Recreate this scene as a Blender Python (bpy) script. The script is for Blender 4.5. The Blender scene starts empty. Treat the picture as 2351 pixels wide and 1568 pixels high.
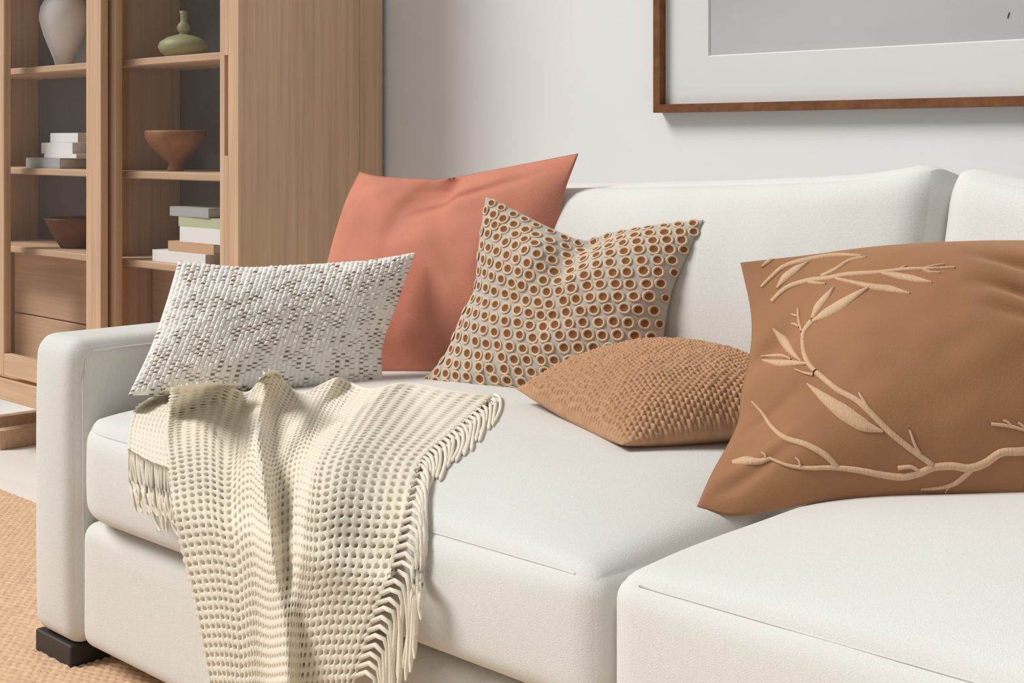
import bpy, math, random
import numpy as np
from mathutils import Vector, noise
from mathutils.bvhtree import BVHTree

random.seed(7); rng = np.random.default_rng(7)
S = bpy.context.scene
COL = S.collection

# ------------------------------------------------------------------ camera, light, exposure
H = 1.10                      # eye height
FPX, CX, CY = 3265.0, 1175.5, 325.0   # focal length in pixels of a 2351 px frame, optical axis
cam_d = bpy.data.cameras.new('camera'); cam = bpy.data.objects.new('camera', cam_d); COL.objects.link(cam)
cam.location = (0, 0, H); cam.rotation_euler = (math.radians(90), 0, math.radians(45))
cam_d.sensor_width = 36; cam_d.lens = FPX / 2351 * 36
cam_d.shift_y = (CY - 784) / 2351
cam_d.clip_start = 0.05; cam_d.clip_end = 60
S.camera = cam

S.view_settings.view_transform = 'Standard'
S.view_settings.look = 'None'
S.view_settings.exposure = -0.20
S.view_settings.gamma = 1.0
S.view_settings.use_curve_mapping = False
S.render.film_transparent = False

w = bpy.data.worlds.new('daylight'); S.world = w; w.use_nodes = True
bg = w.node_tree.nodes['Background']
bg.inputs[0].default_value = (1.0, 0.99, 0.975, 1); bg.inputs[1].default_value = 0.37

sun_d = bpy.data.lights.new('sun', 'SUN'); sun = bpy.data.objects.new('sun', sun_d); COL.objects.link(sun)
sun.rotation_euler = Vector((.84, 1.0, -1.34)).to_track_quat('-Z', 'Y').to_euler()
sun_d.energy = 3.5; sun_d.angle = math.radians(24); sun_d.color = (1.0, 0.98, 0.955)

# ------------------------------------------------------------------ helpers
R2 = math.sqrt(0.5)
def ray(u, v):
    """direction through a pixel, scaled to one unit along the optical axis"""
    a = (u - CX) / FPX; b = -(v - CY) / FPX
    return Vector((-R2 + a * R2, R2 + a * R2, b))
CAM = Vector((0, 0, H))
def atd(u, v, d): return CAM + ray(u, v) * d            # by distance along the optical axis
def aty(u, v, y): r = ray(u, v); return CAM + r * (y / r.y)
def rays(U, V):
    a = (U - CX) / FPX; b = -(V - CY) / FPX
    return np.stack([-R2 + a * R2, R2 + a * R2, b], -1)

def srgb(c):
    return tuple(((x / 255) / 12.92 if x / 255 <= .04045 else ((x / 255 + .055) / 1.055) ** 2.4) for x in c) + (1.0,)

def mat(name, col, rough=.8, spec=.3, sheen=0.0, var=0.0, vscale=(8, 8, 8), bump=0.0, bscale=(300, 300, 300), metal=0.0,
        attr=None, detail=4.0, wave=None, sheen_tint=None, trans=0.0, col2=None):
    m = bpy.data.materials.new(name); m.use_nodes = True
    nt = m.node_tree; N = nt.nodes; L = nt.links
    b = N['Principled BSDF']
    b.inputs['Roughness'].default_value = rough
    b.inputs['Specular IOR Level'].default_value = spec
    b.inputs['Metallic'].default_value = metal
    if sheen:
        b.inputs['Sheen Weight'].default_value = sheen
        b.inputs['Sheen Roughness'].default_value = .4
        if sheen_tint: b.inputs['Sheen Tint'].default_value = srgb(sheen_tint)
    c1 = srgb(col); c2 = srgb(col2) if col2 else tuple(x * (1 - var) for x in c1[:3]) + (1,)
    tc = N.new('ShaderNodeTexCoord')
    if var or col2:
        mp = N.new('ShaderNodeMapping'); mp.inputs['Scale'].default_value = vscale
        L.new(tc.outputs['Object'], mp.inputs[0])
        n = N.new('ShaderNodeTexNoise'); n.inputs['Scale'].default_value = 1.0; n.inputs['Detail'].default_value = detail
        L.new(mp.outputs[0], n.inputs['Vector'])
        r = N.new('ShaderNodeValToRGB'); r.color_ramp.elements[0].position = .32; r.color_ramp.elements[1].position = .68
        r.color_ramp.elements[0].color = c2; r.color_ramp.elements[1].color = c1
        L.new(n.outputs['Fac'], r.inputs[0]); src = r.outputs[0]
    else:
        rgb = N.new('ShaderNodeRGB'); rgb.outputs[0].default_value = c1; src = rgb.outputs[0]
    if attr:
        a = N.new('ShaderNodeAttribute'); a.attribute_name = attr
        mx = N.new('ShaderNodeMix'); mx.data_type = 'RGBA'; mx.blend_type = 'MULTIPLY'; mx.inputs[0].default_value = 1
        L.new(src, mx.inputs[6]); L.new(a.outputs['Color'], mx.inputs[7]); src = mx.outputs[2]
    L.new(src, b.inputs['Base Color'])
    if bump:
        mp2 = N.new('ShaderNodeMapping'); mp2.inputs['Scale'].default_value = bscale
        L.new(tc.outputs['Object'], mp2.inputs[0])
        n2 = N.new('ShaderNodeTexNoise'); n2.inputs['Scale'].default_value = 1.0; n2.inputs['Detail'].default_value = 2
        L.new(mp2.outputs[0], n2.inputs['Vector'])
        bp = N.new('ShaderNodeBump'); bp.inputs['Strength'].default_value = bump; bp.inputs['Distance'].default_value = .002
        L.new(n2.outputs['Fac'], bp.inputs['Height']); L.new(bp.outputs[0], b.inputs['Normal'])
    return m

def glass_mat(name, refl=.06):
    m = bpy.data.materials.new(name); m.use_nodes = True
    nt = m.node_tree; N = nt.nodes; L = nt.links; N.remove(N['Principled BSDF'])
    t = N.new('ShaderNodeBsdfTransparent'); t.inputs[0].default_value = (.99, .99, .99, 1)
    g = N.new('ShaderNodeBsdfGlossy'); g.inputs['Roughness'].default_value = .02
    mx = N.new('ShaderNodeMixShader'); mx.inputs[0].default_value = refl
    L.new(t.outputs[0], mx.inputs[1]); L.new(g.outputs[0], mx.inputs[2])
    L.new(mx.outputs[0], N['Material Output'].inputs['Surface'])
    return m

def tag(o, label=None, cat=None, group=None, kind=None):
    if label: o['label'] = label
    if cat: o['category'] = cat
    if group: o['group'] = group
    if kind: o['kind'] = kind
    return o
def empty(name, loc, label, cat, group=None):
    o = bpy.data.objects.new(name, None); o.location = loc; o.empty_display_size = .1
    COL.objects.link(o); return tag(o, label, cat, group)
bpy.context.view_layer.update()
def link(name, me, m=None, parent=None, smooth=True):
    o = bpy.data.objects.new(name, me); COL.objects.link(o)
    if m is not None:
        for k in (m if isinstance(m, (list, tuple)) else [m]): me.materials.append(k)
    if smooth: me.polygons.foreach_set('use_smooth', [True] * len(me.polygons))
    if parent is not None:
        o.parent = parent
        p = Vector((0, 0, 0)); q = parent
        while q is not None: p += q.location; q = q.parent      # the parents are never rotated
        o.location = -p                                          # meshes are written in world coordinates
    return o
def mesh(name, V, F, m=None, parent=None, smooth=True, col=None, origin=False, mi=None):
    me = bpy.data.meshes.new(name)
    V = np.asarray(V, dtype=float)
    me.from_pydata(V.tolist(), [], F if isinstance(F, list) else F.tolist()); 
    if col is not None:
        a = me.color_attributes.new('Col', 'FLOAT_COLOR', 'POINT')
        c = np.ones((len(V), 4), dtype=np.float32); c[:, :3] = col
        a.data.foreach_set('color', c.ravel())
    o = link(name, me, m, parent, smooth)
    if mi is not None: me.polygons.foreach_set('material_index', mi)
    me.update()
    return o
def grid_faces(n, m, off=0, flip=False):
    i = np.arange(n - 1)[:, None] * m + np.arange(m - 1)[None, :]
    q = np.stack([i, i + m, i + m + 1, i + 1], -1).reshape(-1, 4) + off
    return q[:, ::-1] if flip else q

def box_vf(x0, x1, y0, y1, z0, z1, b=0.003):
    """a box with chamfered edges: 24 vertices"""
    b = min(b, (x1-x0)*.4, (y1-y0)*.4, (z1-z0)*.4)
    V = []; idx = {}
    for sx in (0, 1):
        for sy in (0, 1):
            for sz in (0, 1):
                c = (x1 if sx else x0, y1 if sy else y0, z1 if sz else z0)
                d = (-b if sx else b, -b if sy else b, -b if sz else b)
                for ax in range(3):
                    p = [c[k] + (0 if k == ax else d[k]) for k in range(3)]
                    idx[(sx, sy, sz, ax)] = len(V); V.append(p)
    F = []
    def g(s, ax): return idx[(s[0], s[1], s[2], ax)]
    for ax in range(3):
        o = [k for k in range(3) if k != ax]
        for s in (0, 1):
            q = []
            for a, c in ((0, 0), (1, 0), (1, 1), (0, 1)):
                k = [0, 0, 0]; k[ax] = s; k[o[0]] = a; k[o[1]] = c; q.append(g(k, ax))
            F.append(q if (s == 1) == (ax != 1) else q[::-1])
    for ax in range(3):                # edge chamfers
        o = [k for k in range(3) if k != ax]
        for a in (0, 1):
            for c in (0, 1):
                k0 = [0, 0, 0]; k0[o[0]] = a; k0[o[1]] = c; k1 = list(k0); k1[ax] = 1
                q = [g(k0, o[0]), g(k1, o[0]), g(k1, o[1]), g(k0, o[1])]
                F.append(q if ((a == c) == (ax != 1)) else q[::-1])
    for s in [(a, b_, c) for a in (0, 1) for b_ in (0, 1) for c in (0, 1)]:
        q = [g(s, 0), g(s, 1), g(s, 2)]
        F.append(q if (sum(s) % 2 == 1) else q[::-1])
    return V, F
def box(name, x0, x1, y0, y1, z0, z1, m, parent=None, b=0.003):
    V, F = box_vf(x0, x1, y0, y1, z0, z1, b)
    return mesh(name, V, F, m, parent, smooth=False)

def rbox(x0, x1, y0, y1, z0, z1, r, n=(40, 30, 14)):
    """rounded box as one closed grid; returns vertices, faces and normalised coordinates in -1..1"""
    h = np.array([(x1-x0)/2, (y1-y0)/2, (z1-z0)/2]); c = np.array([(x1+x0)/2, (y1+y0)/2, (z1+z0)/2])
    r = np.minimum(np.asarray(r, dtype=float) * np.ones(3), h * .98)
    ax = []
    for k in range(3):
        e = np.sin(np.linspace(0, math.pi/2, 6)) ; e = 1 - e[::-1]      # dense rows inside the rounding
        lo = -h[k] + r[k] * (1 - np.cos(np.linspace(0, math.pi/2, 6)))
        mid = np.linspace(-h[k] + r[k], h[k] - r[k], n[k])[1:-1]
        ax.append(np.concatenate([lo, mid, -lo[::-1]]))
    P = []; F = []; key = {}
    def vid(i, j, k):
        t = (i, j, k)
        if t not in key: key[t] = len(P); P.append((ax[0][i], ax[1][j], ax[2][k]))
        return key[t]
    nx, ny, nz = [len(a) for a in ax]
    for s, fl in ((0, 1), (nz-1, 0)):
        for i in range(nx-1):
            for j in range(ny-1):
                q = [vid(i, j, s), vid(i+1, j, s), vid(i+1, j+1, s), vid(i, j+1, s)]; F.append(q[::-1] if fl else q)
    for s, fl in ((0, 0), (ny-1, 1)):
        for i in range(nx-1):
            for k in range(nz-1):
                q = [vid(i, s, k), vid(i+1, s, k), vid(i+1, s, k+1), vid(i, s, k+1)]; F.append(q[::-1] if fl else q)
    for s, fl in ((0, 1), (nx-1, 0)):
        for j in range(ny-1):
            for k in range(nz-1):
                q = [vid(s, j, k), vid(s, j+1, k), vid(s, j+1, k+1), vid(s, j, k+1)]; F.append(q[::-1] if fl else q)
    P = np.array(P); Q = P / h
    inner = np.clip(P, -(h - r), h - r); d = (P - inner) / r
    # map the square corner region onto the round one
    dn = np.linalg.norm(d, axis=1, keepdims=True); mx = np.abs(d).max(axis=1, keepdims=True)
    d = np.where(dn > 1e-9, d / np.maximum(dn, 1e-9) * mx, 0)
    P = inner + d * r
    return P + c, F, Q

def tube(pts, rad, sides=6, cap=True):
    pts = [Vector(p) for p in pts]; n = len(pts)
    rad = rad if hasattr(rad, '__len__') else [rad] * n
    V = []; F = []; up = Vector((0.13, .31, .94))
    for i in range(n):
        t = (pts[min(i+1, n-1)] - pts[max(i-1, 0)]).normalized()
        a = t.cross(up)
        if a.length < 1e-4: a = t.cross(Vector((1, 0, 0)))
        a.normalize(); b = t.cross(a)
        for k in range(sides):
            th = 2*math.pi*k/sides
            V.append(tuple(pts[i] + (a*math.cos(th) + b*math.sin(th)) * rad[i]))
    for i in range(n-1):
        for k in range(sides):
            F.append([i*sides+k, i*sides+(k+1) % sides, (i+1)*sides+(k+1) % sides, (i+1)*sides+k])
    if cap:
        F.append(list(range(sides))); F.append([(n-1)*sides+k for k in range(sides)][::-1])
    return V, F
def lathe(name, c, prof, m, parent=None, n=40):
    V = []; F = []
    for r, z in prof:
        for k in range(n):
            a = 2*math.pi*k/n; V.append((c[0]+r*math.cos(a), c[1]+r*math.sin(a), c[2]+z))
    for i in range(len(prof)-1):
        for k in range(n):
            F.append([i*n+k, i*n+(k+1) % n, (i+1)*n+(k+1) % n, (i+1)*n+k])
    F.append(list(range(n))[::-1]); F.append([(len(prof)-1)*n+k for k in range(n)])
    return mesh(name, V, F, m, parent)
def spline(pts, n):
    """Catmull-Rom through a list of tuples, n samples by arc length"""
    P = np.array(pts, dtype=float)
    if len(P) == 2: return P[0] + (P[1]-P[0]) * np.linspace(0, 1, n)[:, None]
    E = np.vstack([2*P[0]-P[1], P, 2*P[-1]-P[-2]]); out = []
    for i in range(1, len(E)-2):
        t = np.linspace(0, 1, 24, endpoint=False)[:, None]
        a, b, c, d = E[i-1], E[i], E[i+1], E[i+2]
        out.append(.5*((2*b) + (c-a)*t + (2*a-5*b+4*c-d)*t**2 + (3*b-a-3*c+d)*t**3))
    out = np.vstack(out + [P[-1:]])
    s = np.concatenate([[0], np.cumsum(np.linalg.norm(np.diff(out[:, :2], axis=0), axis=1))])
    q = np.linspace(0, s[-1], n)
    return np.stack([np.interp(q, s, out[:, k]) for k in range(P.shape[1])], -1)
def bvh(V, F): return BVHTree.FromPolygons([Vector(v) for v in V], [list(f) for f in F])

# ------------------------------------------------------------------ materials
M = {}
M['wall'] = mat('wall_paint', (232, 232, 232), .9, .15, var=.03, vscale=(3, 3, 3), bump=.08, bscale=(120, 120, 120))
M['floor'] = mat('pale_floor', (240, 236, 230), .55, .3, var=.05, vscale=(1.2, 14, 6), bump=.05)
M['jute'] = mat('jute', (228, 192, 158), .95, .1, var=.22, vscale=(60, 60, 60), bump=.4, bscale=(500, 500, 500))
M['oak'] = mat('light_oak', (216, 181, 149), .55, .25, var=.22, vscale=(70, 70, 2.2), bump=.06, bscale=(160, 160, 8), detail=6)
M['oak_h'] = mat('light_oak_lengthwise', (216, 181, 149), .55, .25, var=.2, vscale=(2.2, 60, 60), bump=.06, bscale=(8, 160, 160), detail=6)
M['charcoal'] = mat('charcoal_back_panel', (122, 120, 120), .7, .2, var=.06)
M['walnut'] = mat('walnut', (128, 82, 50), .5, .3, var=.35, vscale=(40, 40, 40), bump=.08, bscale=(90, 90, 90))
M['mat_board'] = mat('mat_board', (236, 236, 235), .9, .1)
M['sofa'] = mat('oatmeal_linen', (223, 222, 217), .95, .12, sheen=.1, var=.05, vscale=(420, 420, 60), bump=.35, bscale=(620, 620, 620))
M['leg'] = mat('black_wood', (52, 50, 50), .45, .4, var=.2)
M['peach'] = mat('apricot_velvet', (206, 136, 114), .85, .1, sheen=.3, sheen_tint=(255, 190, 160), var=.12, vscale=(9, 9, 9), bump=.25, bscale=(260, 260, 260))
M['taupe'] = mat('grey_taupe_cotton', (190, 183, 174), .95, .1, sheen=.1, var=.06, vscale=(60, 60, 60), bump=.3, bscale=(500, 500, 500))
M['ring'] = mat('cream_thread', (222, 196, 166), .8, .2, var=.15, vscale=(500, 500, 500))
M['ring_dot'] = mat('brown_thread', (140, 92, 58), .85, .15, var=.2, vscale=(500, 500, 500))
M['tweed'] = mat('nubby_cream_yarn', (245, 242, 236), .95, .1, attr='Col', bump=.4, bscale=(700, 700, 700))
M['knit'] = mat('camel_chunky_knit', (192, 150, 116), .95, .1, attr='Col', sheen=.1, bump=.5, bscale=(800, 800, 800))
M['tan'] = mat('tan_velvet', (160, 115, 82), .75, .15, sheen=.5, sheen_tint=(255, 215, 180), var=.1, vscale=(7, 7, 7), bump=.2, bscale=(300, 300, 300))
M['thread'] = mat('pale_tan_embroidery', (214, 176, 142), .7, .25, var=.18, vscale=(400, 400, 60), bump=.4, bscale=(700, 700, 60))
M['throw'] = mat('cream_wool', (236, 228, 210), .95, .1, sheen=.15, var=.05, vscale=(200, 200, 200), bump=.3, bscale=(700, 700, 700))
M['white_ceramic'] = mat('white_ceramic', (244, 243, 241), .5, .3)
M['sage'] = mat('sage_ceramic', (172, 172, 130), .5, .35, var=.1, vscale=(12, 12, 12))
M['stem'] = mat('dried_stem', (98, 98, 64), .85, .1, var=.3, vscale=(80, 80, 80))
M['wood_bowl'] = mat('turned_wood', (168, 116, 76), .55, .3, var=.3, vscale=(30, 30, 6))
M['dark_bowl'] = mat('dark_wood', (120, 74, 46), .6, .25, var=.3, vscale=(20, 20, 20))
M['paper'] = mat('page_paper', (226, 220, 208), .9, .1, var=.1, vscale=(4, 4, 900))
M['bk_white'] = mat('white_cover', (242, 242, 242), .6, .25)
M['bk_grey'] = mat('grey_cover', (176, 178, 180), .6, .25)
M['bk_sage'] = mat('sage_cover', (196, 200, 164), .6, .25)
M['bk_tan'] = mat('tan_cover', (212, 172, 138), .6, .25)
M['glass'] = glass_mat('cabinet_glass', .045)
M['pic_glass'] = glass_mat('picture_glass', .05)

# ------------------------------------------------------------------ room
YW = 2.80
o = box('wall_back', -7.7, 2.2, YW, YW+.1, 0, 2.9, M['wall'], b=.001); tag(o, kind='structure')
o = box('floor', -7.8, 3.0, -1.2, YW, -.05, 0, M['floor'], b=.001); tag(o, kind='structure')
o = box('baseboard_back', -7.686, 2.2, YW-.014, YW, 0, .10, M['wall'], b=.003); tag(o, kind='structure')

o = box('wall_left', -7.8, -7.7, -1.2, YW+.1, 0, 2.9, M['wall'], b=.001); tag(o, kind='structure')
o = box('baseboard_left', -7.7, -7.686, -1.2, YW-.014, 0, .10, M['wall'], b=.003); tag(o, kind='structure')

# jute rug: braided rows running along the room, real relief where it shows
def make_rug():
    x0, x1, y0, y1 = -4.35, -2.30, 1.22, 2.02
    sx, sy = .0034, .0029
    nx = int((x1-x0)/sx); ny = int((y1-y0)/sy)
    X, Y = np.meshgrid(np.linspace(x0, x1, nx), np.linspace(y0, y1, ny), indexing='ij')
    a = (X*.94 + Y*.34); b = (-X*.34 + Y*.94)          # rows lie aslant
    row = b / .017
    ph = np.floor(row) * .5
    z = .0065 + .0046*np.abs(np.sin(np.pi*row))**.7 * (.55 + .45*np.abs(np.sin(np.pi*(a/.021 + ph + .35*(row-np.floor(row))))))
    z += rng.normal(0, .0005, z.shape)
    V = np.stack([X, Y, z], -1).reshape(-1, 3)
    F = grid_faces(nx, ny).tolist()
    n = len(V)
    V2, F2 = box_vf(-5.0, 1.4, .72, 2.02, .0, .0062, .002)
    V = np.vstack([V, np.array(V2)]); F += [[i+n for i in f] for f in F2]
    o = mesh('jute_rug', V, F, M['jute'], smooth=False)
    o.data.polygons.foreach_set('use_smooth', [True]*(len(F)-len(F2)) + [False]*len(F2))
    tag(o, 'woven tan jute rug lying on the pale floor under the sofa', 'rug')
make_rug()

# ------------------------------------------------------------------ display cabinet
CF = 2.26                                   # front of the case
cab = empty('display_cabinet', (-4.3, 2.5, 0), 'light oak display cabinet with sliding glass doors against the back wall', 'cabinet')
XR, XL, XD = -3.335, -5.224, -4.19
ZB, ZT = .20, 2.35
box('side_panel', XR-.024, XR, CF, 2.69, ZB, ZT, M['oak'], cab)
box('side_panel', XL, XL+.024, CF, 2.69, ZB, ZT, M['oak'], cab)
box('rear_strip', XR-.026, XR-.004, 2.693, YW-.016, ZB, ZT, M['oak'], cab)
box('top_panel', XL, XR, CF, 2.69, ZT, ZT+.03, M['oak_h'], cab)
box('bottom_panel', XL+.024, XR-.024, CF+.02, 2.69, ZB+.03, ZB+.06, M['oak_h'], cab)
box('base_rail', XL, XR, CF-.012, CF+.012, ZB, ZB+.075, M['oak_h'], cab)
box('back_panel', XL+.024, XR-.024, 2.60, 2.615, ZB+.06, ZT, M['charcoal'], cab)
for x in (XD,): box('divider', x-.011, x+.011, 2.335, 2.60, ZB+.06, ZT, M['oak'], cab)
for (a, b) in ((XL+.024, XD-.011), (XD+.011, XR-.024)):
    for z in (1.35, .995, .715, 1.75):
        box('shelf', a, b, 2.332, 2.60, z-.0115, z+.0115, M['oak_h'], cab)
for (a, b) in ((XL+.074, XD-.03), (XD+.03, XR-.05)):
    for (z0, z1) in ((.265, .451), (.455, .69)):
        d = box('drawer', a, b, 2.48, 2.598, z0, z1, M['oak_h'], cab)
def door(x0, x1, y0, y1, handle, lst, rst):
    d = bpy.data.objects.new('sliding_door', None); COL.objects.link(d); d.parent = cab; d.location = Vector((x0, y0, ZB)) - Vector(cab.location)
    zb, zt = ZB+.09, ZT-.02
    box('stile', x0, x0+lst, y0, y1, zb, zt, M['oak'], d, .002)
    if handle:      # the stile is built around its long finger slot
        gx0, gx1, gz0, gz1 = -3.436, -3.418, 1.06, 1.345
        V, F = [], []
        def add(*a):
            v, f = box_vf(*a, .0008); k = len(V); V.extend(v); F.extend([[i+k for i in q] for q in f])
        add(x1-rst, gx0, y0, y1, zb, zt); add(gx1, x1, y0, y1, zb, zt)
        add(gx0, gx1, y0, y1, zb, gz0); add(gx0, gx1, y0, y1, gz1, zt); 
        mesh('stile', V, F, M['oak'], d, smooth=False)
        box('handle_slot', gx0, gx1, y0+.009, y1, gz0, gz1, M['oak'], d, .001)
    else: box('stile', x1-rst, x1, y0, y1, zb, zt, M['oak'], d, .002)
    box('rail', x0+lst, x1-rst, y0, y1, zb, zb+.075, M['oak_h'], d, .002)
    box('rail', x0+lst, x1-rst, y0, y1, zt-.075, zt, M['oak_h'], d, .002)
    box('glass_pane', x0+lst, x1-rst, (y0+y1)/2-.002, (y0+y1)/2+.002, zb+.075, zt-.075, M['glass'], d, .0005)
door(-4.835, -4.066, CF-.018, CF+.008, False, .10, .094)
door(-4.135, -3.361, CF+.02, CF+.046, True, .09, .098)
for x in (XL+.05, -4.93, XR-.11):
    box('sled_runner', x, x+.06, 2.29, 2.66, 0, .068, M['oak_h'], cab)
    box('foot', x+.005, x+.055, 2.61, 2.655, .068, ZB, M['oak_h'], cab)

# things on the shelves ------------------------------------------------
SH = {1: 1.3615, 2: 1.0065, 3: .7265}
p = aty(147, 145, 2.44)
o = lathe('vase', (p.x, p.y, SH[1]), [(.026, 0), (.029, .006), (.036, .03), (.052, .07), (.070, .115), (.084, .165), (.085, .185), (.079, .215), (.062, .245), (.042, .268), (.033, .29), (.032, .315), (.042, .335), (.038, .335), (.028, .315), (.026, .28)], M['white_ceramic'])
tag(o, 'tall white ceramic vase on the top shelf behind the left glass door', 'vase')
p = aty(422, 133, 2.44)
g = [(.030, 0), (.050, .004), (.072, .018), (.080, .036), (.074, .052), (.052, .066), (.026, .074), (.013, .077)]
g += [(.021*math.cos(a), .097 + .021*math.sin(a)) for a in np.linspace(-.9, .95, 9)]
g += [(.0105, .118), (.011, .14), (.014, .150), (.010, .150), (.007, .13)]
o = lathe('vase', (p.x, p.y, SH[1]), g, M['sage']); tag(o, 'squat sage green vase with a ball neck on a shelf', 'vase')
sb = empty('dried_stem_bunch', (p.x, p.y, SH[1]+.145), 'dark dried stems standing in the squat sage green vase', 'dried stems')
for k in range(9):
    a = k*2.4; sp = .02 + .05*(k % 3)/2
    pts = [(p.x, p.y, SH[1]+.125), (p.x+.3*sp*math.cos(a), p.y+.3*sp*math.sin(a), SH[1]+.19), (p.x+sp*math.cos(a), p.y+sp*math.sin(a), SH[1]+.30)]
    q = spline(pts, 8); V, F = tube(q, [.0012]*8, 5)
    for j in range(2, 8):
        for s in (-1, 1):
            c = Vector(q[j]); d = Vector((math.cos(a+s*1.3), math.sin(a+s*1.3), .5)).normalized()*.026
            v, f = tube([c, c+d*.5, c+d], [.001, .0028, .0006], 4); n0 = len(V); V += v; F += [[i+n0 for i in z] for z in f]
    mesh('stem', V, F, M['stem'], sb)
p = aty(403, 395, 2.43)
o = lathe('goblet', (p.x, p.y, SH[2]), [(.024, 0), (.026, .006), (.021, .018), (.024, .028), (.052, .055), (.080, .082), (.094, .104), (.096, .122), (.093, .129), (.088, .128), (.086, .106), (.07, .082), (.04, .055), (.0, .05)], M['wood_bowl'])
tag(o, 'light brown turned wooden footed bowl on the middle shelf', 'bowl')
p = aty(172, 568, 2.45)
o = lathe('bowl', (p.x, p.y, SH[3]), [(.045, 0), (.05, .004), (.066, .03), (.085, .065), (.1, .098), (.104, .107), (.097, .106), (.078, .065), (.05, .02), (0, .014)], M['dark_bowl'])
tag(o, 'dark brown wooden bowl on the lower shelf behind the left glass', 'bowl')

def book(x, w_, z, h, y, dep, rot, m, label, group):
    r = empty('book', (x, y, z), label, 'book', group)
    c = .0028
    def b3(name, x0, x1, y0, y1, z0, z1, mm):
        V, F = box_vf(x0, x1, y0, y1, z0, z1, .0008)
        ca, sa = math.cos(rot), math.sin(rot)
        V = [(x + a*ca - b_*sa, y + a*sa + b_*ca, z + c_) for a, b_, c_ in V]
        return mesh(name, V, F, mm, r, smooth=False)
    b3('cover_board', 0, w_, 0, dep, 0, c, m); b3('cover_board', 0, w_, 0, dep, h-c, h, m)
    b3('spine', 0, w_, 0, c, c, h-c, m)
    b3('page_block', .004, w_-.004, c, dep-.004, c, h-c, M['paper'])
    return z + h + .0003
G1 = 'white books stacked behind the left glass door'
z = SH[2]
z = book(-4.795, .25, z, .036, 2.352, .20, 0, M['bk_grey'], 'lowest and widest pale grey book of the left white stack', G1)
z = book(-4.675, .23, z, .015, 2.36, .19, .0, M['bk_white'], 'thin white book second from bottom in the left stack', G1)
z = book(-4.700, .22, z, .038, 2.362, .19, .01, M['bk_white'], 'thick white book second from top in the left stack', G1)
z = book(-4.640, .20, z, .033, 2.365, .17, -.01, M['bk_white'], 'top white book of the left cabinet stack', G1)
G2 = 'books stacked behind the right glass door'
z = SH[3]
z = book(-3.945, .30, z, .036, 2.352, .21, 0, M['bk_white'], 'wide white book at the bottom of the right stack', G2)
z = book(-3.86, .25, z, .031, 2.356, .20, .01, M['bk_tan'], 'tan book second from bottom in the right stack', G2)
z = book(-3.80, .24, z, .046, 2.36, .19, -.01, M['bk_white'], 'thick white book in the middle of the right stack', G2)
z = book(-3.81, .23, z, .030, 2.362, .18, .015, M['bk_sage'], 'pale sage book second from top in the right stack', G2)
z = book(-3.86, .22, z, .029, 2.362, .17, -.01, M['bk_grey'], 'grey patterned book on top of the right stack', G2)

# ------------------------------------------------------------------ framed picture
PX0, PX1, PZ0, PZ1 = -2.265, -.75, 1.172, 2.15
pic = empty('framed_picture', ((PX0+PX1)/2, YW, PZ0), 'large pale grey picture in a thin walnut frame on the wall', 'picture')
fw, fy0, fy1 = .0205, YW-.036, YW-.001
def rail(V):  # mitred frame rail from its 4 outline points
    F = [[0, 1, 2, 3], [7, 6, 5, 4], [0, 4, 5, 1], [1, 5, 6, 2], [2, 6, 7, 3], [3, 7, 4, 0]]
    mesh('frame_rail', [(x, fy0, z) for x, z in V] + [(x, fy1, z) for x, z in V], F, M['walnut'], pic, smooth=False)
a, b, c, d = PX0, PX1, PZ0, PZ1
rail([(a, c), (b, c), (b-fw, c+fw), (a+fw, c+fw)]); rail([(a, d), (a, c), (a+fw, c+fw), (a+fw, d-fw)])
rail([(b, d), (a, d), (a+fw, d-fw), (b-fw, d-fw)]); rail([(b, c), (b, d), (b-fw, d-fw), (b-fw, c+fw)])
ax0, ax1, az0, az1 = -2.112, PX1-.15, 1.307, PZ1-.14
my = YW-.012
# mat board with a real window, bevelled inwards
O = [(a+fw, c+fw), (b-fw, c+fw), (b-fw, d-fw), (a+fw, d-fw)]; I = [(ax0, az0), (ax1, az0), (ax1, az1), (ax0, az1)]
V = [(x, my, z) for x, z in O] + [(x, my, z) for x, z in I]
I2 = [(ax0+.003, az0+.003), (ax1-.003, az0+.003), (ax1-.003, az1-.003), (ax0+.003, az1-.003)]
V += [(x, my+.004, z) for x, z in I2]
F = [[i, (i+1) % 4, 4+(i+1) % 4, 4+i] for i in range(4)] + [[4+i, 4+(i+1) % 4, 8+(i+1) % 4, 8+i] for i in range(4)]
mesh('mat_board', V, F, M['mat_board'], pic, smooth=False)
am = mat('pale_grey_print', (186, 187, 188), .85, .15, col2=(206, 206, 206), var=.1, vscale=(1.6, 1, 3.0), detail=2)
box('artwork', ax0-.02, ax1+.02, my+.0045, my+.008, az0-.02, az1+.02, am, pic, .0005)
q = aty(2315, 35, my+.003)
mesh('ink_mark', tube([(q.x-.002, my+.004, q.z-.006), (q.x+.002, my+.004, q.z+.006)], .0014, 5)[0], tube([(0, 0, 0), (0, 0, 1)], .001, 5)[1], M['leg'], pic)
box('glass_pane', a+fw-.002, b-fw+.002, my-.007, my-.005, c+fw-.002, d-fw+.002, M['pic_glass'], pic, .0003)

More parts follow.
